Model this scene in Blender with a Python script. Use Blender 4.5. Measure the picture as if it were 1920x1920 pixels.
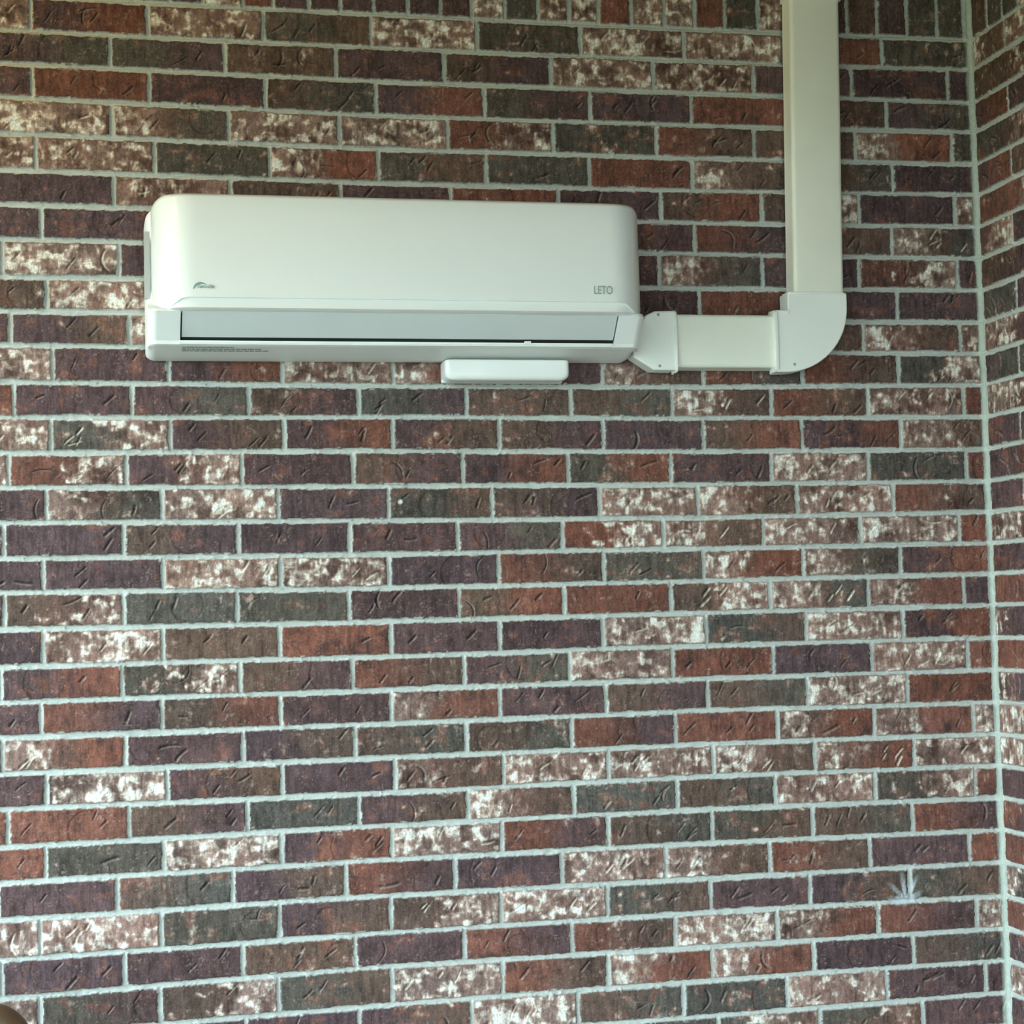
import bpy, bmesh, math, random
import numpy as np
from mathutils import Vector, Euler

scn = bpy.context.scene
col = scn.collection
for o in list(bpy.data.objects):
    bpy.data.objects.remove(o)

# ------------------------------------------------------------------ camera
FPX = 3500.0                                    # focal length in pixels of the 1920 frame
CAM = Vector((-2.164, -4.245, 1.5905))
CROT = Euler((1.628491, 0.025625, -0.218705), 'XYZ')
cd = bpy.data.cameras.new('camera')
cd.sensor_width = 36.0
cd.lens = FPX / 1920 * 36
cam = bpy.data.objects.new('camera', cd)
cam.location = CAM
cam.rotation_euler = CROT
col.objects.link(cam)
scn.camera = cam
CM = CROT.to_matrix()

# ------------------------------------------------------------------ light
world = bpy.data.worlds.new('sky')
scn.world = world
world.use_nodes = True
wn = world.node_tree.nodes
wl = world.node_tree.links
bg = wn['Background']
tc = wn.new('ShaderNodeTexCoord')
sp = wn.new('ShaderNodeSeparateXYZ')
rmp = wn.new('ShaderNodeValToRGB')
rmp.color_ramp.elements[0].position = 0.0
rmp.color_ramp.elements[0].color = (0.74, 0.95, 1.0, 1)
rmp.color_ramp.elements[1].position = 0.7
rmp.color_ramp.elements[1].color = (0.62, 0.86, 1.0, 1)
wl.new(tc.outputs['Generated'], sp.inputs[0])
wl.new(sp.outputs['Z'], rmp.inputs['Fac'])
wl.new(rmp.outputs['Color'], bg.inputs['Color'])
bg.inputs['Strength'].default_value = 4.2

sd = bpy.data.lights.new('sun', 'SUN')
sd.energy = 26.0
sd.angle = 0.01
sd.color = (1.0, 0.90, 0.70)
sun = bpy.data.objects.new('sun', sd)
sun.rotation_euler = Vector((-0.60, -0.55, -0.62)).to_track_quat('-Z', 'Y').to_euler()   # from behind the house, over the roof
col.objects.link(sun)

# warm porch lamp under the ceiling, well to the left of the picture
pd = bpy.data.lights.new('porch_lamp', 'POINT')
pd.energy = 8.5
pd.color = (1.0, 0.72, 0.26)
pd.shadow_soft_size = 0.10
lamp = bpy.data.objects.new('porch_lamp', pd)
lamp.location = (-3.18, -0.95, 3.12)
col.objects.link(lamp)

scn.view_settings.view_transform = 'Standard'
scn.view_settings.look = 'None'
scn.view_settings.gamma = 1.0
scn.view_settings.use_curve_mapping = False
scn.view_settings.exposure = 1.05

# ------------------------------------------------------------------ helpers
def at(px, py, Y):
    """point of the depth plane Y that the photograph shows at pixel px, py"""
    d = CM @ Vector(((px - 960) / FPX, -(py - 960) / FPX, -1))
    t = (Y - CAM.y) / d.y
    return CAM + d * t

def new_obj(name, me, mat=None, parent=None):
    o = bpy.data.objects.new(name, me)
    if mat:
        me.materials.append(mat)
    col.objects.link(o)
    if parent:
        o.parent = parent
        o.matrix_parent_inverse = parent.matrix_world.inverted()
    return o

def empty(name, loc, label, cat, group=None):
    o = bpy.data.objects.new(name, None)
    o.location = loc
    o.empty_display_size = 0.05
    col.objects.link(o)
    o['label'] = label
    o['category'] = cat
    if group:
        o['group'] = group
    bpy.context.view_layer.update()
    return o

def bm_obj(name, bm, mat, parent=None, bevel=0.0, seg=2, smooth=True, ang=35):
    bmesh.ops.recalc_face_normals(bm, faces=bm.faces)
    me = bpy.data.meshes.new(name)
    bm.to_mesh(me)
    bm.free()
    o = new_obj(name, me, mat, parent)
    if smooth:
        for p in me.polygons:
            p.use_smooth = True
    if bevel > 0:
        m = o.modifiers.new('bevel', 'BEVEL')
        m.width = bevel
        m.segments = seg
        m.limit_method = 'ANGLE'
        m.angle_limit = math.radians(ang)
        m.harden_normals = False
    if smooth:
        bpy.context.view_layer.objects.active = o
        w = o.modifiers.new('normals', 'WEIGHTED_NORMAL')
        w.keep_sharp = True
        me.set_sharp_from_angle(angle=math.radians(ang))
    return o

def box(bm, a, b):
    x0, y0, z0 = a
    x1, y1, z1 = b
    v = [bm.verts.new(p) for p in ((x0,y0,z0),(x1,y0,z0),(x1,y1,z0),(x0,y1,z0),(x0,y0,z1),(x1,y0,z1),(x1,y1,z1),(x0,y1,z1))]
    for f in ((0,3,2,1),(4,5,6,7),(0,1,5,4),(1,2,6,5),(2,3,7,6),(3,0,4,7)):
        bm.faces.new([v[i] for i in f])

def loft(bm, secs, cap=True, closed=True):
    """secs: list of equally long rings of points"""
    rings = [[bm.verts.new(p) for p in s] for s in secs]
    n = len(secs[0])
    for a, b in zip(rings, rings[1:]):
        for i in range(n if closed else n - 1):
            j = (i + 1) % n
            bm.faces.new((a[i], a[j], b[j], b[i]))
    if cap:
        bm.faces.new(rings[0][::-1])
        bm.faces.new(rings[-1])

def prism(bm, poly, y0, y1):
    """polygon in x,z extruded along y"""
    a = [bm.verts.new((x, y0, z)) for x, z in poly]
    b = [bm.verts.new((x, y1, z)) for x, z in poly]
    n = len(poly)
    bm.faces.new(a)
    bm.faces.new(b[::-1])
    for i in range(n):
        j = (i + 1) % n
        bm.faces.new((a[j], a[i], b[i], b[j]))

def cyl(bm, c, r, h, axis='y', n=20):
    rings = []
    for s in (0, 1):
        ring = []
        for i in range(n):
            t = 2 * math.pi * i / n
            u, v = r * math.cos(t), r * math.sin(t)
            if axis == 'y':
                ring.append((c[0] + u, c[1] + s * h, c[2] + v))
            elif axis == 'z':
                ring.append((c[0] + u, c[1] + v, c[2] + s * h))
            else:
                ring.append((c[0] + s * h, c[1] + u, c[2] + v))
        rings.append(ring)
    loft(bm, rings)

# ------------------------------------------------------------------ materials
def mat(name, rgb, rough=0.5, noise=0.0, nscale=60, bump=0.0, bscale=200, spec=0.5, coat=0.0):
    m = bpy.data.materials.new(name)
    m.use_nodes = True
    n = m.node_tree.nodes
    l = m.node_tree.links
    b = n['Principled BSDF']
    b.inputs['Roughness'].default_value = rough
    b.inputs['Specular IOR Level'].default_value = spec
    b.inputs['Coat Weight'].default_value = coat
    b.inputs['Coat Roughness'].default_value = 0.04
    t = n.new('ShaderNodeTexCoord')
    nz = n.new('ShaderNodeTexNoise')
    nz.inputs['Scale'].default_value = nscale
    nz.inputs['Detail'].default_value = 5
    l.new(t.outputs['Object'], nz.inputs['Vector'])
    r = n.new('ShaderNodeValToRGB')
    r.color_ramp.elements[0].position = 0.3
    r.color_ramp.elements[1].position = 0.7
    r.color_ramp.elements[0].color = [c * (1 - noise) for c in rgb] + [1]
    r.color_ramp.elements[1].color = [min(1, c * (1 + noise)) for c in rgb] + [1]
    l.new(nz.outputs['Fac'], r.inputs['Fac'])
    l.new(r.outputs['Color'], b.inputs['Base Color'])
    if bump:
        n2 = n.new('ShaderNodeTexNoise')
        n2.inputs['Scale'].default_value = bscale
        n2.inputs['Detail'].default_value = 4
        l.new(t.outputs['Object'], n2.inputs['Vector'])
        bp = n.new('ShaderNodeBump')
        bp.inputs['Strength'].default_value = bump
        bp.inputs['Distance'].default_value = 0.002
        l.new(n2.outputs['Fac'], bp.inputs['Height'])
        l.new(bp.outputs['Normal'], b.inputs['Normal'])
    return m

def masonry_mat():
    m = bpy.data.materials.new('tumbled_brick')
    m.use_nodes = True
    n = m.node_tree.nodes
    l = m.node_tree.links
    b = n['Principled BSDF']
    b.inputs['Roughness'].default_value = 0.85
    b.inputs['Specular IOR Level'].default_value = 0.25
    a = n.new('ShaderNodeAttribute')
    a.attribute_name = 'masonry'
    t = n.new('ShaderNodeTexCoord')
    def noise(sc, det, stretch=None):
        z = n.new('ShaderNodeTexNoise')
        z.inputs['Scale'].default_value = sc
        z.inputs['Detail'].default_value = det
        z.inputs['Roughness'].default_value = 0.65
        if stretch:
            mp = n.new('ShaderNodeMapping')
            mp.inputs['Scale'].default_value = stretch
            l.new(t.outputs['Object'], mp.inputs['Vector'])
            l.new(mp.outputs['Vector'], z.inputs['Vector'])
        else:
            l.new(t.outputs['Object'], z.inputs['Vector'])
        return z
    n1 = noise(260, 5)
    n2 = noise(150, 3, (3.0, 3.0, 0.7))          # vertical drag marks
    mr = n.new('ShaderNodeMapRange')
    mr.inputs['From Min'].default_value = 0.3
    mr.inputs['From Max'].default_value = 0.7
    mr.inputs['To Min'].default_value = 0.66
    mr.inputs['To Max'].default_value = 1.34
    l.new(n1.outputs['Fac'], mr.inputs['Value'])
    mr2 = n.new('ShaderNodeMapRange')
    mr2.inputs['From Min'].default_value = 0.3
    mr2.inputs['From Max'].default_value = 0.7
    mr2.inputs['To Min'].default_value = 0.84
    mr2.inputs['To Max'].default_value = 1.16
    l.new(n2.outputs['Fac'], mr2.inputs['Value'])
    mu = n.new('ShaderNodeMath')
    mu.operation = 'MULTIPLY'
    l.new(mr.outputs['Result'], mu.inputs[0])
    l.new(mr2.outputs['Result'], mu.inputs[1])
    amp = n.new('ShaderNodeMapRange')
    amp.inputs['To Min'].default_value = 0.35
    amp.inputs['To Max'].default_value = 1.0
    l.new(a.outputs['Alpha'], amp.inputs['Value'])
    mf = n.new('ShaderNodeMix')
    mf.data_type = 'FLOAT'
    l.new(amp.outputs['Result'], mf.inputs[0])
    mf.inputs[2].default_value = 1.0
    l.new(mu.outputs[0], mf.inputs[3])
    vm = n.new('ShaderNodeVectorMath')
    vm.operation = 'SCALE'
    l.new(a.outputs['Color'], vm.inputs[0])
    l.new(mf.outputs[0], vm.inputs['Scale'])
    # pale grit
    vo = noise(430, 2)
    gr = n.new('ShaderNodeMapRange')
    gr.inputs['From Min'].default_value = 0.66
    gr.inputs['From Max'].default_value = 0.74
    l.new(vo.outputs['Fac'], gr.inputs['Value'])
    gs = n.new('ShaderNodeMath')
    gs.operation = 'MULTIPLY'
    g0 = n.new('ShaderNodeMath')
    g0.operation = 'MULTIPLY'
    g0.inputs[1].default_value = 0.45
    l.new(a.outputs['Alpha'], g0.inputs[0])
    l.new(g0.outputs[0], gs.inputs[1])
    l.new(gr.outputs['Result'], gs.inputs[0])
    mx = n.new('ShaderNodeMix')
    mx.data_type = 'RGBA'
    l.new(gs.outputs[0], mx.inputs[0])
    l.new(vm.outputs[0], mx.inputs[6])
    mx.inputs[7].default_value = (0.42, 0.36, 0.30, 1)
    l.new(mx.outputs[2], b.inputs['Base Color'])
    bp = n.new('ShaderNodeBump')
    bp.inputs['Strength'].default_value = 0.55
    bp.inputs['Distance'].default_value = 0.0015
    l.new(n1.outputs['Fac'], bp.inputs['Height'])
    l.new(bp.outputs['Normal'], b.inputs['Normal'])
    return m

M_BRICK = masonry_mat()
M_AC = mat('glossy_white_plastic', (0.87, 0.88, 0.86), 0.20, 0.01, 5, coat=0.6)
M_ACB = mat('satin_white_plastic', (0.85, 0.86, 0.85), 0.38, 0.01, 5)
M_LOUV = mat('pale_grey_louver', (0.66, 0.68, 0.68), 0.35, 0.02, 8)
M_DARK = mat('gap_shade', (0.012, 0.016, 0.014), 0.8)  # near-black that stands in for shade in the louver gap
M_VENT = mat('side_grille_grey', (0.42, 0.43, 0.43), 0.6)
M_DUCT = mat('ivory_pvc', (0.88, 0.87, 0.77), 0.38, 0.02, 10, 0.05, 30)
M_CAPS = mat('white_pvc_fitting', (0.87, 0.88, 0.84), 0.38, 0.02, 10)
M_SCREW = mat('screw_metal', (0.33, 0.34, 0.30), 0.4)
M_LOGO = mat('logo_teal_grey', (0.22, 0.34, 0.33), 0.5)
M_LETO = mat('lettering_grey', (0.30, 0.36, 0.33), 0.5)
M_PRINT = mat('printed_label_grey', (0.27, 0.32, 0.32), 0.5)
M_BOX = mat('white_abs', (0.88, 0.89, 0.87), 0.3, 0.01, 5, coat=0.3)
M_CONC = mat('patio_concrete', (0.20, 0.185, 0.165), 0.8, 0.12, 3, 0.3, 60)
M_GRASS = mat('lawn_green', (0.045, 0.055, 0.026), 0.9, 0.3, 2, 0.3, 40)
M_CEIL = mat('cedar_ceiling', (0.20, 0.14, 0.055), 0.55, 0.15, 4, 0.2, 30)
M_POST = mat('painted_post', (0.62, 0.60, 0.54), 0.6, 0.05, 8)
M_LEATH = mat('brown_leather', (0.10, 0.055, 0.030), 0.38, 0.2, 12, 0.2, 120)
M_WOOD = mat('dark_wood', (0.07, 0.04, 0.025), 0.5, 0.2, 30)

# ------------------------------------------------------------------ brickwork tables (millimetres on the wall)
# bed joint heights at four stations along the wall, top course first
BED_X = (-2350, -1550, -750, 0)
BED_Z = [(3013,3009,3008,3012),(2934,2929,2929,2936),(2859,2850,2850,2853),(2783,2769,2771,2778),(2700,2691,2691,2697),(2619,2610,2612,2619),(2541,2534,2533,2539),(2462,2458,2458,2459),(2378,2378,2374,2379),(2302,2300,2295,2299),(2226,2220,2217,2221),(2143,2136,2136,2143),(2065,2064,2060,2063),(1986,1986,1981,1983),(1909,1905,1902,1904),(1832,1826,1822,1827),(1753,1748,1749,1750),(1679,1671,1672,1674),(1598,1594,1595,1597),(1516,1514,1518,1516),(1438,1438,1440,1438),(1362,1361,1364,1358),(1283,1284,1285,1281),(1206,1205,1209,1203),(1125,1131,1132,1126),(1048,1054,1053,1047),(968,974,970,968),(883,890,891,886),(801,815,811,809),(718,728,733,731),(637,649,650,653),(558,572,572,574)]
# head joints of each course and the colouring of its bricks (left half, right half)
ROWS = [([-2291,-2033,-1772,-1522,-1270,-1018,-759,-505,-246],'MM DR WM GB MW GG MM MM RR GG'),
([-2118,-1861,-1606,-1351,-1093,-839,-585,-329,-73],'DG GD BB DD BD MW MM DD DD DD'),
([-2289,-2032,-1770,-1514,-1256,-998,-746,-493,-240],'DD RR DD BG DR GD DD RR RB DG'),
([-2115,-1855,-1601,-1346,-1091,-836,-589,-325,-68],'MM WG MM MW RM GG RB BB WR GG'),
([-2283,-2022,-1763,-1512,-1257,-1005,-748,-498,-230],'MM WM GG MR GB GG RR MB BG DD'),
([-2114,-1854,-1602,-1343,-1084,-830,-575,-321,-66],'DD MM BB DD RR DD BR BM DD MM'),
([-2273,-2016,-1766,-1516,-1261,-1002,-747,-494,-238],'DD DD DD BB DD DD DD RD BB MG'),
([-2358,-2104,-1852,-1601,-1346,-1085,-838,-578,-327,-67],'DD WM DD DD DD DD DD MG DD RM DD'),
([-2263,-2009,-1757,-1507,-1255,-995,-740,-492,-230],'MB WW DD DD DD DD DD RR DD DD'),
([-2342,-2084,-1831,-1581,-1327,-1071,-824,-573,-322,-66],'DD DB WW DD DD DD DD DD BB WB MM'),
([-2252,-1998,-1743,-1488,-1241,-987,-737,-484,-233],'MM DD DR WM MR DD MB RG RB GM'),
([-2336,-2080,-1820,-1569,-1317,-1066,-817,-566,-316,-63],'RR DD DG BD GD BB BG WB RB MM RR'),
([-2257,-1996,-1741,-1492,-1240,-989,-741,-490,-233],'BM GM DB DR DB BD DD BR DR MB'),
([-2348,-2094,-1838,-1585,-1329,-1077,-825,-572,-322,-63],'MM RM DM DD BD DR GR DD WM GG RR'),
([-2268,-2017,-1758,-1505,-1262,-1003,-759,-509,-260],'DD MG MW DD GB BD WM WB MW RB'),
([-2360,-2102,-1849,-1596,-1345,-1095,-848,-598,-347,-88],'DD DD BD DD DD DG RW WB WM MM RR'),
([-2277,-2017,-1755,-1507,-1250,-997,-751,-498,-247],'DD DD WM MW DD RB GG MR MG DR'),
([-2360,-2104,-1854,-1601,-1346,-1095,-834,-586,-334,-83],'DD BM GG GG DD BR RR BW WG WR DD'),
([-2279,-2019,-1760,-1506,-1252,-1003,-749,-497,-246],'DD MW BB RR DD DD MW GB WM DR'),
([-2369,-2110,-1850,-1596,-1337,-1086,-835,-584,-331,-79],'DD DR GM BD RB DG WM RR DD WM RR'),
([-2285,-2024,-1761,-1509,-1256,-1001,-750,-499,-241],'DD RD BR DD MR DD BD BG MM RR'),
([-2367,-2104,-1846,-1593,-1336,-1086,-833,-578,-330,-71],'DD MR DD DB BG BG RD RR MR MR MM'),
([-2275,-2014,-1760,-1503,-1250,-999,-741,-486,-229],'DD MW DB DD MB WM MM WB MR MW'),
([-2357,-2099,-1839,-1588,-1336,-1085,-833,-589,-334,-73],'RR RR BD GG DB WB GG BG MW GM RR'),
([-2278,-2024,-1764,-1514,-1258,-1004,-749,-497,-240],'RR GG MW DR WM RD BG GB BG RD'),
([-2126,-1874,-1621,-1370,-1118,-866,-608,-354,-94],'DD BG DB RD DD MW MB RB DD RR'),
([-2292,-2032,-1772,-1520,-1264,-1011,-759,-510,-253],'MM WW GG DB BM WM GB DD DB GB'),
([-2374,-2112,-1855,-1603,-1352,-1099,-848,-595,-339,-82],'DD DD DD BB DD RD RB WM MR RD WW'),
([-2293,-2037,-1777,-1521,-1264,-1013,-760,-506,-251],'MM GD BM GB MW RB WR WR DD BG'),
([-2112,-1850,-1597,-1339,-1088,-833,-576,-323,-65],'DD DD DD DB WM BG GG WM DD DD'),
([-2302,-2040,-1780,-1524,-1265,-1008,-750,-496,-232],'MM DD BB DD MM DD DG GM GM DD')]
SOLD = ([-1984, -1909, -1818, -1748, -1666, -1593, -1515, -1434, -1356, -1281, -1201, -1120, -1044, -971, -889, -807, -730, -653, -568, -490, -414, -335, -256, -176, -95, -23], 'D D M R D D D D D D M G M M R M M R G M D D B D G G')
# D dark plum, G charcoal green, R red orange, B brown, M mottled with old whitewash, W mostly whitewashed
PAL = {'D': (.094, .055, .058), 'G': (.088, .074, .062), 'R': (.178, .070, .050), 'B': (.116, .072, .056),
       'M': (.165, .084, .066), 'W': (.200, .090, .066)}
WASH = {'D': -1, 'G': -.62, 'R': -.8, 'B': -.66, 'M': -.06, 'W': .10}

def hsh(ix, iz, s):
    h = (ix * 374761393 + iz * 668265263 + s * 1442695041) & 0xffffffff
    h = ((h ^ (h >> 13)) * 1274126177) & 0xffffffff
    h = (h ^ (h >> 16)) & 0xffffffff
    return h / 4294967295.0

def vnoise(x, z, s):
    ix = np.floor(x).astype(np.int64)
    iz = np.floor(z).astype(np.int64)
    fx = x - ix
    fz = z - iz
    fx = fx * fx * (3 - 2 * fx)
    fz = fz * fz * (3 - 2 * fz)
    a = hsh(ix, iz, s)
    b = hsh(ix + 1, iz, s)
    c = hsh(ix, iz + 1, s)
    d = hsh(ix + 1, iz + 1, s)
    return (a * (1 - fx) + b * fx) * (1 - fz) + (c * (1 - fx) + d * fx) * fz

def fbm(x, z, s, o=3):
    t = 0
    w = 1.0
    W = 0
    for k in range(o):
        t = t + w * vnoise(x * 2 ** k, z * 2 ** k, s + k * 7)
        W += w
        w *= .55
    return t / W * 2 - 1

def sst(a, b, x):
    t = np.clip((x - a) / (b - a), 0, 1)
    return t * t * (3 - 2 * t)

def masonry(S, Z, beds_at, rows, seed, soldier=None):
    """S, Z: arrays (mm). returns height (mm), rgb. rows: list of (joint list, codes) from the top course down"""
    rng = random.Random(seed)
    n1 = fbm(S / 16, Z / 16, seed + 1)
    n2 = fbm(S / 6, Z / 6, seed + 2, 2)
    n3 = fbm(S / 45, Z / 45, seed + 3)
    wx = 9 * fbm(S / 20, Z / 20, seed + 70, 2)
    wz = 9 * fbm(S / 20, Z / 20, seed + 71, 2)
    n4 = fbm((S + wx) / 24, (Z + wz) / 15, seed + 4, 4)
    n5 = fbm(S / 9, Z / 20, seed + 5, 3)
    H = np.full(S.shape, 0.0)
    rgb = np.zeros(S.shape + (3,))
    dist = np.full(S.shape, -20.0)
    # mortar
    mort = np.array((.53, .545, .51))
    mcol = mort * (1 + .10 * n1 + .05 * n2)[..., None]
    n6 = fbm(S / 5, Z / 34, seed + 6, 3)
    wob = 2.2 * n1 + 1.6 * n2 + 2.2 * n3
    for k in range(-1, len(rows)):
        if k == -1:
            top, bot = beds_at(-1, S), beds_at(0, S)
            js, codes = soldier
            half_h = 3.8
        else:
            top, bot = beds_at(k, S), beds_at(k + 1, S)
            js, codes = rows[k]
            half_h = 4.4
        m = (Z <= top) & (Z > bot)
        if not m.any():
            continue
        idx = np.nonzero(m)
        s = S[idx]
        z = Z[idx]
        tp = top[idx] - z
        bt = z - bot[idx]
        jj = np.array(sorted(js), float)
        codes_l = codes.split()
        tilt = [rng.uniform(-.02, .02) for _ in jj]
        bi = np.searchsorted(jj, s)
        lo = np.where(bi > 0, jj[np.clip(bi - 1, 0, len(jj) - 1)], jj[0] - 254)
        hi = np.where(bi < len(jj), jj[np.clip(bi, 0, len(jj) - 1)], 1e6)
        dl = s - lo - half_h
        dr = hi - s - half_h
        if soldier is not None:
            endd = -16 - s
            dr = np.minimum(dr, endd)
        w = wob[idx]
        # each brick sits with its own slack in its bed
        slack_t = hsh(bi, np.full_like(bi, k + 5), seed + 40) * 2.6
        slack_b = hsh(bi, np.full_like(bi, k + 5), seed + 41) * 1.6
        d = np.minimum(np.minimum(dl, dr) , np.minimum(tp - 4.6 - slack_t, bt - 4.3 - slack_b)) + w
        # rounded arris
        dist[idx] = d
        prot = 4.4 + 2.6 * hsh(bi, np.full_like(bi, k + 5), seed + 9)
        face = prot + .9 * n3[idx] + .45 * n1[idx]
        h = -1.8 + (face + 1.8) * sst(-1.6, 2.2, d)
        # colours
        c = np.zeros((len(s), 3))
        wash = np.zeros(len(s))
        grey = np.zeros(len(s))
        for b in range(len(jj) + 1):
            mb = bi == b
            if not mb.any():
                continue
            if b < len(codes_l):
                cc = codes_l[b]
            else:
                cc = rng.choice(['DD', 'RR', 'DG', 'MM', 'WM', 'GB', 'BD'])
            cc = cc if len(cc) == 2 else cc * 2
            lo_b = jj[b - 1] if b > 0 else (jj[0] - 254)
            hi_b = jj[b] if b < len(jj) else lo_b + 254
            if k == -1:
                f = np.full(mb.sum(), .0)
            else:
                f = (s[mb] - lo_b) / (hi_b - lo_b)
            # the two halves run into each other along a ragged line
            f = sst(.24, .76, f + .30 * n3[idx][mb] + .26 * n4[idx][mb] + .1 * n6[idx][mb])
            jit = 1 + rng.uniform(-.14, .14)
            hue = rng.uniform(-.05, .05)
            A = np.array(PAL[cc[0]]) * jit
            B = np.array(PAL[cc[1]]) * jit
            cb = A * (1 - f[:, None]) + B * f[:, None]
            cb = cb * np.array((1 + hue, 1, 1 - hue))
            # red bloom through the dark bricks, dark burns on the red ones
            q = n4[idx][mb] + .5 * n3[idx][mb] + rng.uniform(-.1, .1)
            if cc[0] in 'DGB' or cc[1] in 'DGB':
                fl = sst(.30, .46, q)[:, None] * .55
                cb = cb * (1 - fl) + np.array((.19, .078, .055)) * fl
            if cc[0] in 'RMW':
                fl = sst(.12, .5, -q)[:, None] * .6
                cb = cb * (1 - fl) + np.array((.075, .045, .040)) * fl
            c[mb] = cb
            wsh = WASH[cc[0]] * (1 - f) + WASH[cc[1]] * f
            wash[mb] = wsh + rng.uniform(-.10, .10)
            # knife marks and folded skins in the clay
            ss = s[mb]
            zz = z[mb]
            hb = h[mb]
            cbm = c[mb]
            pale = wsh > -.3
            zc = (top[idx][mb] + bot[idx][mb]) / 2
            L = hi_b - lo_b
            nst = rng.choice([1, 2, 2, 3, 4]) if k >= 0 else 1
            for q_ in range(nst):
                cx = lo_b + L * rng.uniform(.12, .9)
                cz = rng.uniform(-20, 20)
                kind = rng.random()
                if kind < .74:
                    ang = math.radians(rng.gauss(52, 10))
                    ln = rng.uniform(10, 21)
                    curv = rng.uniform(-.005, .005)
                elif kind < .90:
                    ang = math.radians(rng.gauss(20, 12))
                    ln = rng.uniform(12, 30)
                    curv = rng.uniform(-.008, .008)
                else:
                    ang = math.radians(rng.gauss(85, 18))
                    ln = rng.uniform(22, 34)
                    curv = rng.choice((-1, 1)) * rng.uniform(.012, .024)
                dx = ss - cx
                dz = zz - zc - cz
                u = dx * math.cos(ang) + dz * math.sin(ang)
                v = -dx * math.sin(ang) + dz * math.cos(ang) - curv * u * u
                along = 1 - sst(ln * .6, ln, np.abs(u))
                wd = rng.uniform(1.2, 2.5)
                g = np.exp(-(v / wd) ** 2) * along
                rim = np.exp(-((v + wd * 1.9) / (wd * .9)) ** 2) * along
                hb = hb - 4.6 * g + 2.0 * rim
                if np.mean(pale) > .5:
                    cbm = cbm * (1 - (.9 * rim)[:, None]) + np.array((.70, .61, .50)) * (.9 * rim)[:, None]
                    cbm = cbm * (1 - .35 * g)[:, None]  # groove shade put into the colour
                else:
                    cbm = cbm * (1 - .65 * g)[:, None]  # shade of the groove painted in, deeper on dark bricks
                    cbm = cbm * (1 - (.5 * rim)[:, None]) + np.array((.32, .25, .23)) * (.5 * rim)[:, None]  # lit edge of the groove put into the colour
            # folded shelf: one side of a curved line stands proud
            if rng.random() < .45 and k >= 0:
                cx = lo_b + L * rng.uniform(.2, .8)
                r = rng.uniform(26, 60)
                side = rng.choice((-1, 1))
                dx = (ss - cx) * side
                dz = zz - zc + rng.uniform(-14, 14)
                e = np.sqrt((dx + r) ** 2 + dz ** 2) - r + 2.0 * n1[idx][mb]
                hb = hb + .9 * sst(-1.5, 1.5, e) - .8 * np.exp(-(e / 1.6) ** 2)
                cbm = cbm * (1 - .35 * np.exp(-((e) / 1.8) ** 2))[:, None]  # crease of the fold darkened in the colour as shade
            h[mb] = hb
            c[mb] = cbm
        wn_ = n4[idx] * 1.1 + .55 * n5[idx] + .45 * n1[idx]
        wm = (.58 * sst(.08, .26, wn_ + wash) + .42 * sst(-.30, .20, wn_ + wash)) * sst(-1, 6, d) * np.where(wash > -.4, 1, .6)
        thin = .55 * sst(-.35, .5, n3[idx] + wash * 1.5 + .3)
        core = sst(.28, .55, wn_ + wash)[:, None]
        wcol = (np.array((.50, .39, .33)) * (1 - core) + np.array((.82, .74, .66)) * core) * (1 + .16 * n5[idx] + .16 * n3[idx] + .1 * n6[idx])[:, None]
        # thin haze of wash on mottled bricks + solid patches
        haze = np.where(wash > -.3, thin, 0)[:, None] * .42
        c = c * (1 - haze) + np.array((.43, .32, .285)) * haze
        wm = (wm * .88)[:, None]
        c = c * (1 - wm) + wcol * wm
        h = h + .5 * wm[:, 0]
        # small mottling
        c = c * np.clip(1 + .34 * n5[idx] + .20 * n2[idx] + .42 * n6[idx] + .30 * n3[idx], .3, 2.2)[:, None]
        # pale crumbs pressed in the face
        cr = sst(.45, .68, fbm(s / 3.0, z / 3.2, seed + 60 + k, 1)) * sst(-.1, .4, n1[idx]) * .45
        c = c * (1 - cr[:, None]) + np.array((.34, .25, .21)) * cr[:, None]
        # mortar smeared over the arris here and there
        sm = sst(.42, .62, n1[idx] + .5 * n3[idx]) * (1 - sst(2, 6, d)) * .9
        bm_ = sst(-.3, 1.5, d) * (1 - sm)
        rgb[idx] = mcol[idx] * (1 - bm_)[:, None] + np.clip(c, .01, .8) * bm_[:, None]
        # struck joint: cut back under the upper brick, full along the lower one
        up = np.clip(1 - bt / 6.5, 0, 1)
        lw = np.clip(1 - tp / 6.5, 0, 1)
        lf = np.clip(1 - dr / 1.0, 0, 1) * (up < .1) * (lw < .1)
        rt = np.clip(1 - dl / 1.0, 0, 1) * (up < .1) * (lw < .1)
        prof = -2.6 * up + 2.2 * lw - 2.0 * lf + 1.2 * rt + .7 * n2[idx] + .9 * n1[idx]
        H[idx] = h + prof * (1 - sst(-1.6, 1, d)) + .5 * sm
    msk = sst(-.3, 1.5, dist)
    none = dist <= -19.9
    rgb[none] = mcol[none]
    return H, rgb, mcol, msk

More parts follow.
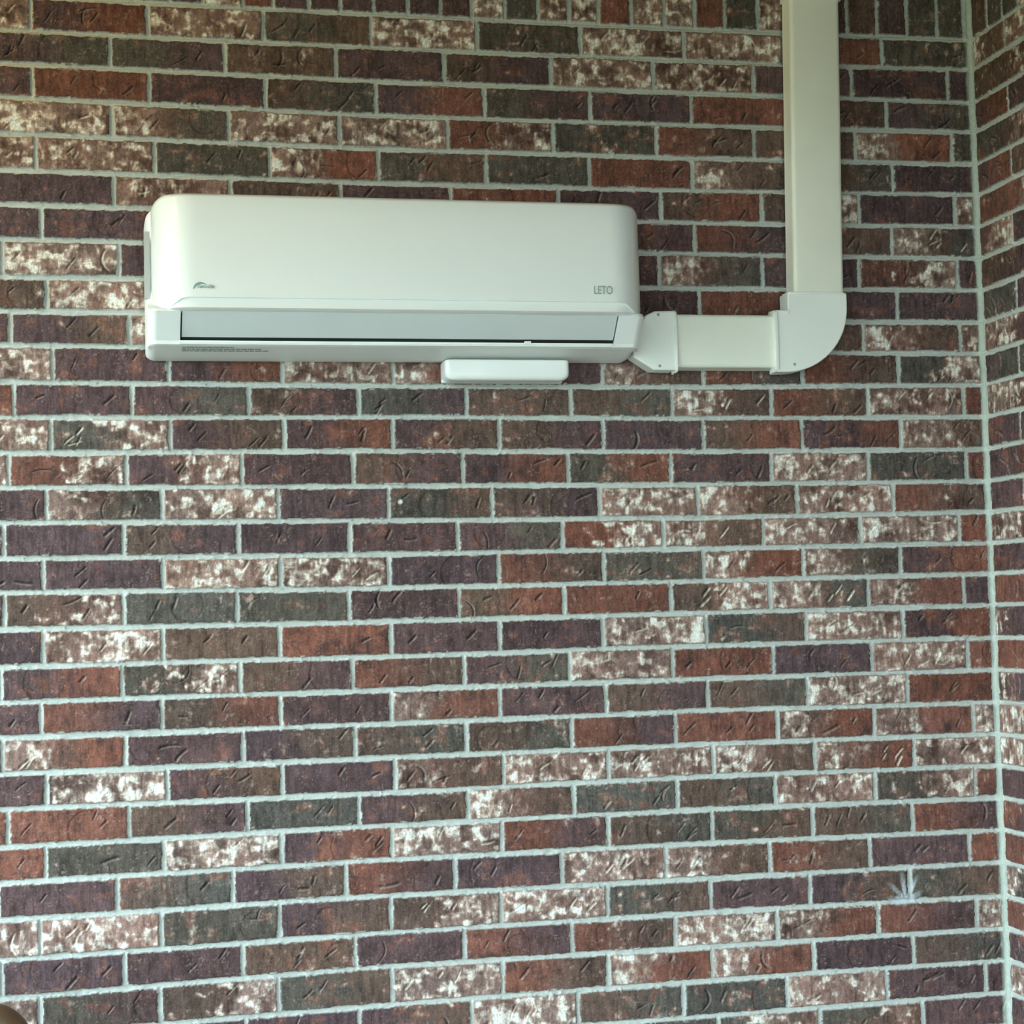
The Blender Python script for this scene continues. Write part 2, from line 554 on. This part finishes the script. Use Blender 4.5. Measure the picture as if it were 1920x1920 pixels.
def build_wall(name, Sk, Zk, fn, place, label=None):
    """tensor grid of stations Sk and heights Zk (mm)"""
    S, Z = np.meshgrid(Sk, Zk)
    H, rgb, msk = fn(S, Z)
    P = place(S / 1000, H / 1000, Z / 1000)
    ns, nz = len(Sk), len(Zk)
    i = np.arange(nz - 1)[:, None] * ns + np.arange(ns - 1)[None, :]
    quads = np.stack([i, i + 1, i + ns + 1, i + ns], -1).reshape(-1, 4)
    if name == 'wall_right':
        quads = quads[:, ::-1]
    nv = ns * nz
    nf = len(quads)
    me = bpy.data.meshes.new(name)
    me.vertices.add(nv)
    me.vertices.foreach_set('co', P.reshape(-1).astype(np.float32))
    me.loops.add(nf * 4)
    me.loops.foreach_set('vertex_index', quads.reshape(-1).astype(np.int32))
    me.polygons.add(nf)
    me.polygons.foreach_set('loop_start', (np.arange(nf) * 4).astype(np.int32))
    me.polygons.foreach_set('use_smooth', np.ones(nf, bool))
    me.update(calc_edges=True)
    a = me.attributes.new('masonry', 'FLOAT_COLOR', 'POINT')
    c4 = np.ones((nv, 4), np.float32)
    c4[:, :3] = rgb.reshape(-1, 3)
    c4[:, 3] = msk.reshape(-1)
    a.data.foreach_set('color', c4.reshape(-1))
    o = new_obj(name, me, M_BRICK)
    o['kind'] = 'structure'
    return o

# regular courses carry the measured ones down to the floor and further left
rr = random.Random(5)
CODES = ['DD', 'DD', 'DD', 'DG', 'GG', 'BD', 'RR', 'DR', 'MM', 'WM', 'MR', 'GB', 'DD']
beds = [list(b) for b in BED_Z]
rows_back = [list(r) for r in ROWS]
while beds[-1][0] > 0:
    beds.append([b - 78.6 for b in beds[-1]])
while len(rows_back) < len(beds) - 1:
    j = [x for x in rows_back[-2][0]]
    rows_back.append([j, ' '.join(rr.choice(CODES) for _ in range(len(j) + 1))])
for r in rows_back:
    js = list(r[0])
    cs = r[1].split()
    while js[0] > -3900:
        js.insert(0, js[0] - 254)
        cs.insert(0, rr.choice(CODES))
    r[0], r[1] = js, ' '.join(cs)
js = list(SOLD[0])
cs = SOLD[1].split()
while js[0] > -3900:
    js.insert(0, js[0] - 79)
    cs.insert(0, rr.choice('DDGMRB'))
sold_back = (js, ' '.join(cs))
BEDA = np.array(beds, float)

def beds_back(k, S):
    if k == -1:
        return np.full(S.shape, 3274.0)
    return np.interp(S, BED_X, BEDA[k])

# lumpy bead of mortar that fills the corner
def bead_x(Z):
    return np.interp(Z, (600, 960, 1190, 1560, 1850, 2300, 2700, 3050), (2, 0, -3, -9, -6, -2, 0, 2))

def back_fn(S, Z):
    H, rgb, mcol, msk = masonry(S, Z, beds_back, rows_back, 11, sold_back)
    bd = sst(-24, -12, S + 3 * fbm(Z / 25, Z * 0, 77) + bead_x(Z))
    H = H + bd * (4 + 5 * sst(-12, 0, S) - H * .7)
    rgb = rgb * (1 - bd)[..., None] + (mcol * np.array((.98, 1.03, .98))) * bd[..., None]
    # white splash of plaster thrown on the brickwork low by the corner
    cx, cz = -266, 893
    dx = S - cx
    dz = Z - cz
    an = np.arctan2(dz, dx)
    rad = np.sqrt(dx * dx + dz * dz)
    spikes = 14 + 62 * np.abs(np.sin(an * 4.6)) ** 2 * np.clip(np.sin(an), 0, 1) + 26 * np.abs(np.cos(an)) ** 6 + 10 * fbm(an * 3, rad / 30, 5, 2)
    spl = (1 - sst(spikes * .25, spikes * 1.15, rad)) * (.55 + .35 * fbm(S / 4, Z / 9, 91, 2))
    rgb = rgb * (1 - spl)[..., None] + np.array((.62, .68, .74)) * spl[..., None]
    for q in ((-1478, 1868, 7), (-690, 2092, 6)):
        s2 = 1 - sst(q[2] * .5, q[2], np.hypot(S - q[0], Z - q[1]))
        rgb = rgb * (1 - s2)[..., None] + np.array((.75, .72, .66)) * s2[..., None]
    return H, rgb, msk * (1 - bd)

Sk = np.concatenate([np.arange(-3900, -2400, 14.0), np.arange(-2400, 0.1, 2.1), [4.0]])
Zk = np.concatenate([np.arange(0, 560, 14.0), np.arange(560, 3150, 2.1), np.arange(3150, 3290, 9.0)])
build_wall('wall_back', Sk, Zk, back_fn,
           lambda s, h, z: np.stack([s, -h, z], -1))

# right wall: same courses, turning the corner towards the viewer; S is the distance from the corner, negative
RCODE = ['BM', 'MB', 'RD', 'MG', 'RD', 'MR', 'WD', 'DB', 'GB', 'DM', 'GD', 'RM', 'DR', 'RD', 'DD', 'RM', 'DR', 'DR', 'DM', 'DR',
         'DM', 'WW', 'WW', 'DD', 'DR', 'DR', 'GM', 'DR', 'DR', 'WM']
rows_right = []
for k in range(len(beds) - 1):
    first = -184 if k % 2 == 0 else -311
    first += rr.uniform(-5, 5)
    js = [first - 254 * i for i in range(24)][::-1]
    cs = [rr.choice(CODES) for _ in js]
    c0 = RCODE[k] if k < len(RCODE) else 'DD'
    rows_right.append([js, ' '.join(cs) + ' ' + c0])
js = [-92 - 79 * i for i in range(78)][::-1]
sold_right = (js, ' '.join(rr.choice('DGMRB') for _ in js) + ' B')

def beds_right(k, S):
    if k == -1:
        return np.full(S.shape, 3274.0)
    return np.full(S.shape, BEDA[k][3])

def right_fn(S, Z):
    H, rgb, mcol, msk = masonry(S, Z, beds_right, rows_right, 31, sold_right)
    bd = sst(-16, -6, S + 3 * fbm(Z / 25, Z * 0, 99))
    H = H + bd * (3 - H * .6)
    rgb = rgb * (1 - bd)[..., None] + mcol * bd[..., None]
    return H, rgb, msk * (1 - bd)

Sk = np.concatenate([np.arange(-6200, -420, 14.0), np.arange(-420, 0.1, 2.1), [4.0]])
Zk = np.concatenate([np.arange(0, 560, 14.0), np.arange(560, 3150, 2.1), np.arange(3150, 3290, 9.0)])
build_wall('wall_right', Sk, Zk, right_fn,
           lambda s, h, z: np.stack([-h, s, z], -1))

# ------------------------------------------------------------------ patio shell around the viewer
def slab(name, a, b, m, kind='structure'):
    bm = bmesh.new()
    box(bm, a, b)
    o = bm_obj(name, bm, m, smooth=False)
    o['kind'] = kind
    return o
slab('ceiling', (-3.3, -8.0, 3.28), (0.3, 0.3, 3.42), M_CEIL)
slab('trim_1', (-3.3, -8.12, 2.76), (0.3, -8.0, 3.44), M_POST)
slab('trim_2', (-3.42, -8.12, 2.76), (-3.3, -0.02, 3.44), M_POST)
slab('trim_3', (-3.42, -2.6, 0.0), (-3.28, -2.46, 2.76), M_POST)
slab('floor', (-3.8, -8.4, -0.12), (0.3, 0.3, 0.0), M_CONC)
slab('ground', (-70, -80, -0.3), (60, 60, -0.125), M_GRASS)

# ------------------------------------------------------------------ air conditioner
def px_x(px, py, Y):
    return at(px, py, Y).x
def px_z(px, py, Y):
    return at(px, py, Y).z
YF = -0.222
XL = px_x(284, 470, YF + .06)
XR = px_x(1206, 480, YF + .06)
xm = 740
ZT = px_z(xm, 367, -0.205)
ZC = px_z(xm, 561, -0.222)        # crease above the lip
ZP = px_z(xm, 584, -0.212)        # lower edge of the panel
YL0, YL1 = -0.198, -0.150
ZL0 = px_z(xm, 586, YL0)
ZL1 = px_z(xm, 641, YL1)          # lower edge of louver opening
ZB = px_z(xm, 675, -0.050)
ac = empty('air_conditioner', (0.5 * (XL + XR), 0, ZB), 'white wall-mounted air conditioner indoor unit on the brick wall', 'air conditioner')

# front panel: wraps back at both ends
bm = bmesh.new()
W = XR - XL
YB = -0.085
secs = []
us = [0, .0012, .003, .006, .010, .016, .024, .034, .046, .060, .076, .092]
xs = [XL + u for u in us] + [XL + .092 + (W - .184) * i / 20 for i in range(1, 20)] + [XR - u for u in reversed(us)]
for x in xs:
    e = min(x - XL, XR - x)
    t = min(1, e / .092)
    fac = (1 - (1 - t) ** 2.4) ** .62
    r = .034
    s_ = min(1, e / r)
    drop = r * (1 - math.sqrt(max(0, 1 - (1 - s_) ** 2)))
    lift = .030 * max(0, 1 - e / .020) if x > 0.5 * (XL + XR) else .022 * (1 - math.sqrt(max(0, 1 - max(0, 1 - e / .03) ** 2)))
    def yy(y):
        return YB - .030 + (y - YB + .030) * fac
    zt = ZT - drop
    lip = float(sst(.026, .068, e))
    ys = ZC + (ZP - ZC) * (1 - lip) * .92        # crease runs down to the lower corners
    prof = [(YB, zt), (yy(-.170), zt + .000), (yy(-.197), zt - .004), (yy(-.207), zt - .013), (yy(-.2125), zt - .06)]
    prof += [(yy(YF + .004), ZT - .15), (yy(YF), ys + .004 + lift), (yy(YF - .0002), ys + lift)]
    prof += [(yy(YF + .0075 * lip), ys - .0006 + lift), (yy(YF + .0050 * lip), min(ys - .002, ZP + .004) + lift), (yy(YF + .012), ZP + lift), (yy(YL0 + .004), ZP - .001 + lift), (YB, ZP - .001 + lift)]
    secs.append([(x, y, z) for y, z in prof])
loft(bm, secs)
panel = bm_obj('front_panel', bm, M_AC, ac, ang=50)

# casing behind and below the panel, with the louver opening let into it
bm = bmesh.new()
BL, BR = px_x(274, 640, -.09), XR - .006
LX0, LX1 = px_x(339, 600, YL0), px_x(1162, 600, YL0)
def casing_sec(x, rec, e):
    s_ = min(1, e / .022)
    k = 1 - math.sqrt(max(0, 1 - (1 - s_) ** 2))
    yin = .035 * k
    zup = .022 * k
    d = .016 if rec else 0
    zt = ZT - .022 - .026 * k
    prof = [(-.0140, zt), (-.075 - .03 * (1 - k), zt), (-.115 + yin, zt - .02 - .06 * k), (-.115 + yin, ZP + .03),
            (YL0 + .004 + yin, ZP + .004), (YL0 + .002 + yin, ZL0 - .001),
            (YL0 + d + yin, ZL0 - .002 - (0 if rec else 0)), (YL1 + d + yin, ZL1 + d * .15),
            (YL1 + .001 + yin, ZL1 - .0005), (YL1 + .003 + yin, ZL1 - .008), (YL1 + .012 + yin, ZL1 - .012),
            (-.100 + yin, ZB + .010 + zup), (-.060, ZB + zup), (-.0140, ZB + zup * .7)]
    return [(x, y, z) for y, z in prof]
xs = [(BL + u, 0, u) for u in (0, .002, .005, .010, .016, .022)] + [(LX0, 0, 1), (LX0 + .0005, 1, 1)]
xs += [(LX1 - .0005, 1, 1), (LX1, 0, 1)] + [(BR - u, 0, u) for u in (.022, .016, .010, .005, .002, 0)]
loft(bm, [casing_sec(*a) for a in xs])
bm_obj('casing', bm, M_ACB, ac, ang=30)

# louver flap
bm = bmesh.new()
gx = .0035
def flap(x):
    n = Vector((0, ZL1 - ZL0, -(YL1 - YL0))).normalized()
    a = Vector((0, YL0 + .004, ZL0 - .001))
    b = Vector((0, YL1 + .001, ZL1 + .0075))
    pts = []
    for t in (0, .03, .5, .97, 1):
        p = a.lerp(b, t)
        bul = -.0022 * math.sin(math.pi * t)
        pts.append((x, p.y + bul, p.z))
    return pts + [(x, b.y + .008, b.z + .001), (x, a.y + .010, a.z)]
loft(bm, [flap(LX0 + gx), flap((LX0 + LX1) / 2), flap(LX1 - gx)])
bm_obj('louver', bm, M_LOUV, ac, bevel=.0008, ang=50)
bm = bmesh.new()
loft(bm, [[(x, YL0 + .0130, ZL0 - .003), (x, YL1 + .0125, ZL1 + .001), (x, YL1 + .0150, ZL1 + .001), (x, YL0 + .0160, ZL0 - .003)] for x in (LX0 + .001, LX1 - .001)])
bm_obj('outlet_shade', bm, M_DARK, ac, smooth=False)  # dark sheet added as the shade inside the air outlet
# bright rounded rail under the gap and the small latch on it
bm = bmesh.new()
def rail(x):
    return [(x, YL1 - .0030, ZL1 - .0005), (x, YL1 - .0035, ZL1 - .0040), (x, YL1 - .001, ZL1 - .0085), (x, YL1 + .006, ZL1 - .0085), (x, YL1 + .006, ZL1 + .0003)]
loft(bm, [rail(LX0 - .001), rail(LX1 - .006)])
bm_obj('lower_rail', bm, M_AC, ac, ang=50)
bm = bmesh.new()
p = at(990, 643, YL1 - .004)
box(bm, (p.x - .008, YL1 - .0055, p.z - .003), (p.x + .007, YL1 + .002, p.z + .004))
box(bm, (p.x + .009, YL1 - .0042, p.z - .006), (p.x + .011, YL1 + .002, p.z - .0005))
bm_obj('latch', bm, M_ACB, ac, bevel=.001)

# grey recess on the left end
bm = bmesh.new()
zt_, zb_ = px_z(278, 432, -.12), px_z(278, 558, -.12)
poly = [(-.113, zt_ - .030), (-.109, zt_), (-.090, zt_), (-.090, zb_), (-.109, zb_), (-.113, zb_ + .020)]
a = [(BL - .0012, y, z) for y, z in poly]
b = [(BL + .010, y, z) for y, z in poly]
loft(bm, [a, b])
bm_obj('side_grille', bm, M_VENT, ac, smooth=False)

# printed lettering
def text_obj(name, s, size, p, m, parent, slant=0.0, width=1.0, off=0.0):
    cu = bpy.data.curves.new(name, 'FONT')
    cu.body = s
    cu.size = size
    cu.shear = slant
    cu.extrude = .0003
    cu.offset = off
    cu.align_x = 'LEFT'
    tmp = bpy.data.objects.new(name, cu)
    col.objects.link(tmp)
    dg = bpy.context.evaluated_depsgraph_get()
    me = bpy.data.meshes.new_from_object(tmp.evaluated_get(dg))
    bpy.data.objects.remove(tmp)
    for v in me.vertices:
        x, y, z = v.co
        v.co = (p[0] + x * width, p[1] - z, p[2] + y)
    me.materials.clear()
    return new_obj(name, me, m, parent)
p = at(1113, 551, YF - .0008)
w = px_x(1152, 551, YF) - p.x
text_obj('lettering', 'LETO', .0265, (p.x, YF - .0009, p.z), M_LETO, ac, width=w / .069, off=.0002)
p = at(370, 540, YF)
text_obj('brand_lettering', 'senville', .0125, (p.x, YF - .0009, p.z), M_LOGO, ac, slant=.25, width=.98)
bm = bmesh.new()
c0 = at(376, 541, YF)
out = []
inn = []
for i in range(15):
    t = math.radians(178 - i * 9.5)
    th = .0042 * math.sin(math.pi * (i + .6) / 15.5)
    out.append((c0.x + .0160 * math.cos(t), c0.z - .002 + .0160 * math.sin(t)))
    inn.append((c0.x + .003 * i / 14 + (.0160 - th) * math.cos(t), c0.z - .002 + (.0160 - th) * math.sin(t)))
prism(bm, out + inn[::-1], YF - .0009, YF + .001)
bm_obj('brand_emblem', bm, M_LOGO, ac, smooth=False)
# fine printed rows on the underside, lower left
bm = bmesh.new()
rl = random.Random(4)
def bot_pt(x, t):
    a = Vector((x, YL1 + .012, ZL1 - .012))
    b = Vector((x, -.100, ZB + .010))
    n = Vector((0, (b - a).z, -(b - a).y)).normalized()
    q = a.lerp(b, t)
    return q + (n if n.y < 0 else -n) * .0006
def und_quad(x0, x1, t0, t1):
    vs = [bm.verts.new(bot_pt(*c)) for c in ((x0, t0), (x1, t0), (x1, t1), (x0, t1))]
    bm.faces.new(vs)
x0 = px_x(342, 655, -.13)
for (t0, t1, n, sc) in ((.02, .20, 11, .8), (.38, .60, 13, 1), (.76, .98, 14, 1)):
    x = x0
    for i in range(n):
        wd = rl.uniform(.006, .016) * sc
        und_quad(x, x + wd, t0, t1)
        x += wd + .0022
bm_obj('printed_notes', bm, M_PRINT, ac, smooth=False)

# ------------------------------------------------------------------ white box under the unit
bx0, bx1 = px_x(835, 700, -.085), px_x(1068, 700, -.085)
bzt, bzb = px_z(950, 673, -.085), px_z(950, 713, -.085)
bxr = empty('receiver_box', ((bx0 + bx1) / 2, 0, bzb), 'small white rounded plastic box on the wall directly below the air conditioner', 'box')
bm = bmesh.new()
def rbox(bm, x0, x1, z0, z1, y_front, y_back, cx, cz, lip):
    def ring(y, i):
        a, b, c, d = x0 + i, x1 - i, z0 + i, z1 - i * .4
        pts = []
        for (px_, pz_, ax, az) in ((a, c, cx, cz), (b, c, cx, cz), (b, d, cx * .5, cz * .4), (a, d, cx * .5, cz * .4)):
            pass
        R_ = []
        n = 5
        def arc(ox, oz, rx, rz, t0):
            for k in range(n + 1):
                t = math.radians(t0 + 90 * k / n)
                R_.append((ox + rx * math.cos(t), y, oz + rz * math.sin(t)))
        arc(b - cx * .45, d - cz * .35, cx * .45, cz * .35, 0)
        arc(a + cx * .45, d - cz * .35, cx * .45, cz * .35, 90)
        arc(a + cx, c + cz, cx, cz, 180)
        arc(b - cx, c + cz, cx, cz, 270)
        return R_
    ys = [(y_back, 0), (y_front + lip * 1.0, 0), (y_front + lip * .45, lip * .12), (y_front + lip * .14, lip * .45), (y_front, lip)]
    loft(bm, [ring(y, i) for y, i in ys])
rbox(bm, bx0, bx1, bzb, bzt - .0005, -.088, -.030, .022, .016, .012)
bm_obj('cover', bm, M_BOX, bxr, ang=60)
bm = bmesh.new()
box(bm, (bx0 + .002, -.030, bzb + .0008), (bx1 - .004, -.0140, bzt - .003))
bm_obj('back_plate', bm, M_ACB, bxr, bevel=.003)

# ------------------------------------------------------------------ line set cover
D_ = -.064
duct = empty('pipe_cover', (px_x(1520, 640, 0), 0, px_z(1520, 640, 0)), 'ivory plastic pipe cover running from the air conditioner and turning up the wall', 'pipe cover')
def tube_sec(w0, w1, yf, rad, n=4, yb=-.0140, crown=.0022):
    """profile across the duct: (width position, y) from wall to front and back"""
    pts = [(w0, yb), (w0, yb - .004), (w0 + .0015, yb - .006)]
    for k in range(n + 1):
        t = math.pi / 2 * k / n
        pts.append((w0 + .0015 + rad - rad * math.cos(t), yf + rad - rad * math.sin(t)))
    for k in range(n + 1):
        t = math.pi / 2 * k / n
        if k == 0:
            for q in range(1, 8):
                pts.append((w0 + .0015 + rad + (w1 - w0 - .003 - 2 * rad) * q / 8, yf - crown * math.sin(math.pi * q / 8)))
        pts.append((w1 - .0015 - rad + rad * math.sin(t), yf + rad - rad * math.cos(t)))
    pts += [(w1 - .0015, yb - .006), (w1, yb - .004), (w1, yb)]
    return pts
# vertical run: left and right front edges measured low and high
vx0, vx1 = px_x(1489, 540, D_), px_x(1584, 540, D_)
vx0b = vx0 - .001
z_top = px_z(1520, -2, D_)
z_el = px_z(1530, 550, D_)
bm = bmesh.new()
sec = tube_sec(vx0b, vx1, D_, .010)
lean = .0145
def lx(z):
    return lean * (z - z_el) / (z_top - z_el)
loft(bm, [[(x + lx(z), y, z) for x, y in sec] for z in (z_el - .012, z_top + .03)])
bm_obj('vertical_duct', bm, M_DUCT, duct, ang=60)
# coupling and run above the frame edge
bm = bmesh.new()
sec = tube_sec(vx0b - .005, vx1 + .005, D_ - .005, .011)
loft(bm, [[(x + lx(z), y, z) for x, y in sec] for z in (z_top, z_top + .07)])
bm_obj('coupling', bm, M_CAPS, duct, bevel=.001, ang=60)
bm = bmesh.new()
sec = tube_sec(vx0b, vx1, D_, .010)
loft(bm, [[(x + lx(z), y, z) for x, y in sec] for z in (z_top + .06, 3.278)])
bm_obj('upper_duct', bm, M_DUCT, duct, ang=60)

# horizontal run
hz1, hz0 = px_z(1360, 588, D_), px_z(1360, 690, D_)
hx0, hx1 = px_x(1262, 640, D_), px_x(1462, 640, D_)
bm = bmesh.new()
sec = tube_sec(hz0, hz1, D_, .010)
loft(bm, [[(x, y, z) for z, y in sec] for x in (hx0, hx1)])
bm_obj('horizontal_duct', bm, M_DUCT, duct, ang=60)

# elbow
YE = D_ - .006
ex0, ex1 = px_x(1477, 560, YE), px_x(1588, 560, YE)
ezt, ezb = px_z(1450, 581, YE), px_z(1450, 697, YE)
ezm = px_z(1530, 549, YE)
exl = px_x(1456, 640, YE)
R_out = (ex1 - ex0)
Rz = px_z(1588, 575, YE) - ezb
cxE, czE = ex1 - Rz * 1.0, ezb + Rz
bm = bmesh.new()
poly = [(ex0, ezm), (ex0, ezt + .004), (ex0 - .004, ezt), (exl, ezt), (exl, ezb), (cxE, ezb)]
for k in range(1, 17):
    t = math.radians(-90 + 90 * k / 16)
    poly.append((cxE + Rz * math.cos(t), czE + Rz * math.sin(t)))
poly.append((ex1, ezm))
prism(bm, poly, YE, -.0140)
elbow = bm_obj('elbow', bm, M_CAPS, duct, bevel=.010, seg=5, ang=40)
# mouth lips of the elbow
bm = bmesh.new()
sec = tube_sec(ezb - .0012, ezt + .0012, YE - .003, .009, yb=-.034)
loft(bm, [[(x, y, z) for z, y in sec] for x in (exl - .005, exl + .004)])
o = bm_obj('side_rim', bm, M_CAPS, elbow, bevel=.0015, ang=60)
bm = bmesh.new()
sec = tube_sec(ex0 - .0012, ex1 + .0012, YE - .0022, .009, yb=-.034)
loft(bm, [[(x, y, z) for x, y in sec] for z in (ezm - .004, ezm + .0015)])
o = bm_obj('top_rim', bm, M_CAPS, elbow, bevel=.0012, ang=60)
bm = bmesh.new()
q = at(1476, 585, YE)
cyl(bm, (q.x, YE - .005, q.z), .005, .007)
bm_obj('boss', bm, M_CAPS, elbow, bevel=.001)

# end fitting against the unit
bm = bmesh.new()
c1 = px_x(1270, 640, YE)
ct, cb = px_z(1250, 582, YE), px_z(1250, 698, YE)
def P(px, py, y=None):
    q = at(px, py, y if y is not None else YE)
    return (max(q.x, BR + .003) if q.z > ZB + .004 else q.x, q.z)
front = [P(1268, 582), P(1228, 583), P(1212, 590), P(1205, 602), P(1191, 640), P(1182, 668), P(1226, 693), P(1268, 694)]
yfr = [YE, YE, YE + .004, YE + .010, YE + .008, YE + .003, YE, YE]
a = [bm.verts.new((x, y, z)) for (x, z), y in zip(front, yfr)]
# lower left is a slanting underside seen from below
back = [(x, z) for x, z in front]
b = [bm.verts.new((x, -.0140, z)) for x, z in back]
n = len(front)
cxx = bm.verts.new((P(1236, 640)[0], YE - .001, P(1236, 640)[1]))
for i in range(n):
    j = (i + 1) % n
    bm.faces.new((a[i], a[j], cxx))
    bm.faces.new((a[j], a[i], b[i], b[j]))
bm.faces.new(b)
cap = bm_obj('end_fitting', bm, M_CAPS, duct, bevel=.004, seg=3, ang=40)
bm = bmesh.new()
sec = tube_sec(cb - .001, ct + .001, YE - .003, .009, yb=-.034)
loft(bm, [[(x, y, z) for z, y in sec] for x in (c1 - .006, c1)])
bm_obj('side_rim', bm, M_CAPS, cap, bevel=.0015, ang=60)

# screws
for (px, py, par) in ((1234, 590, cap), (1237, 686, cap), (1490, 683, elbow)):
    bm = bmesh.new()
    q = at(px, py, YE)
    cyl(bm, (q.x, YE - .0015, q.z), .0035, .004, n=14)
    s = bm_obj('screw', bm, M_SCREW, par, bevel=.0008)
bm = bmesh.new()
q = at(1587, 583, YE + .02)
cyl(bm, (ex1 - .001, YE + .018, q.z), .003, .003, axis='x', n=14)
bm_obj('screw', bm, M_SCREW, elbow, bevel=.0006)

# ------------------------------------------------------------------ chair back peeping in at the lower left
YC = -.62
tip = at(0, 1880, YC)
edge = at(51, 1920, YC)
cxr = edge.x + .012
ch = empty('chair', (cxr - .27, YC, 0), 'dark brown rounded chair back in the bottom left corner', 'chair')
bm = bmesh.new()
ztop = tip.z + .002
x1, x0 = cxr, cxr - .54
R_ = .085
def back_ring(y, ins):
    pts = []
    for k in range(13):
        t = math.radians(90 * k / 12)
        pts.append((x1 - ins - (R_ - ins * .5) + (R_ - ins * .5) * math.cos(t), y, ztop - ins - (R_ - ins * .5) + (R_ - ins * .5) * math.sin(t)))
    for k in range(13):
        t = math.radians(90 + 90 * k / 12)
        pts.append((x0 + ins + (R_ - ins * .5) + (R_ - ins * .5) * math.cos(t), y, ztop - ins - (R_ - ins * .5) + (R_ - ins * .5) * math.sin(t)))
    pts += [(x0 + ins, y, .50), (x1 - ins, y, .50)]
    return pts
prof = []
for k in range(9):
    t = math.radians(-90 + 180 * k / 8)
    prof.append((YC + .035 * math.sin(t), .035 * (1 - math.cos(t))))
loft(bm, [back_ring(y, i) for y, i in prof])
bm_obj('backrest', bm, M_LEATH, ch, ang=60)
bm = bmesh.new()
box(bm, (x0 + .01, YC - .50, .40), (x1 - .01, YC + .02, .50))
bm_obj('seat', bm, M_LEATH, ch, bevel=.03, seg=4)
for (lx, ly) in ((x0 + .03, YC - .47), (x1 - .07, YC - .47), (x0 + .03, YC - .03), (x1 - .07, YC - .03)):
    bm = bmesh.new()
    rg = [[(lx + s * .02 + a_, ly + s * .005 + b_, z) for a_, b_ in ((0, 0), (w_, 0), (w_, w_), (0, w_))] for z, w_, s in ((0, .028, .3), (.41, .042, 0))]
    loft(bm, rg)
    bm_obj('leg', bm, M_WOOD, ch, bevel=.004, smooth=False)
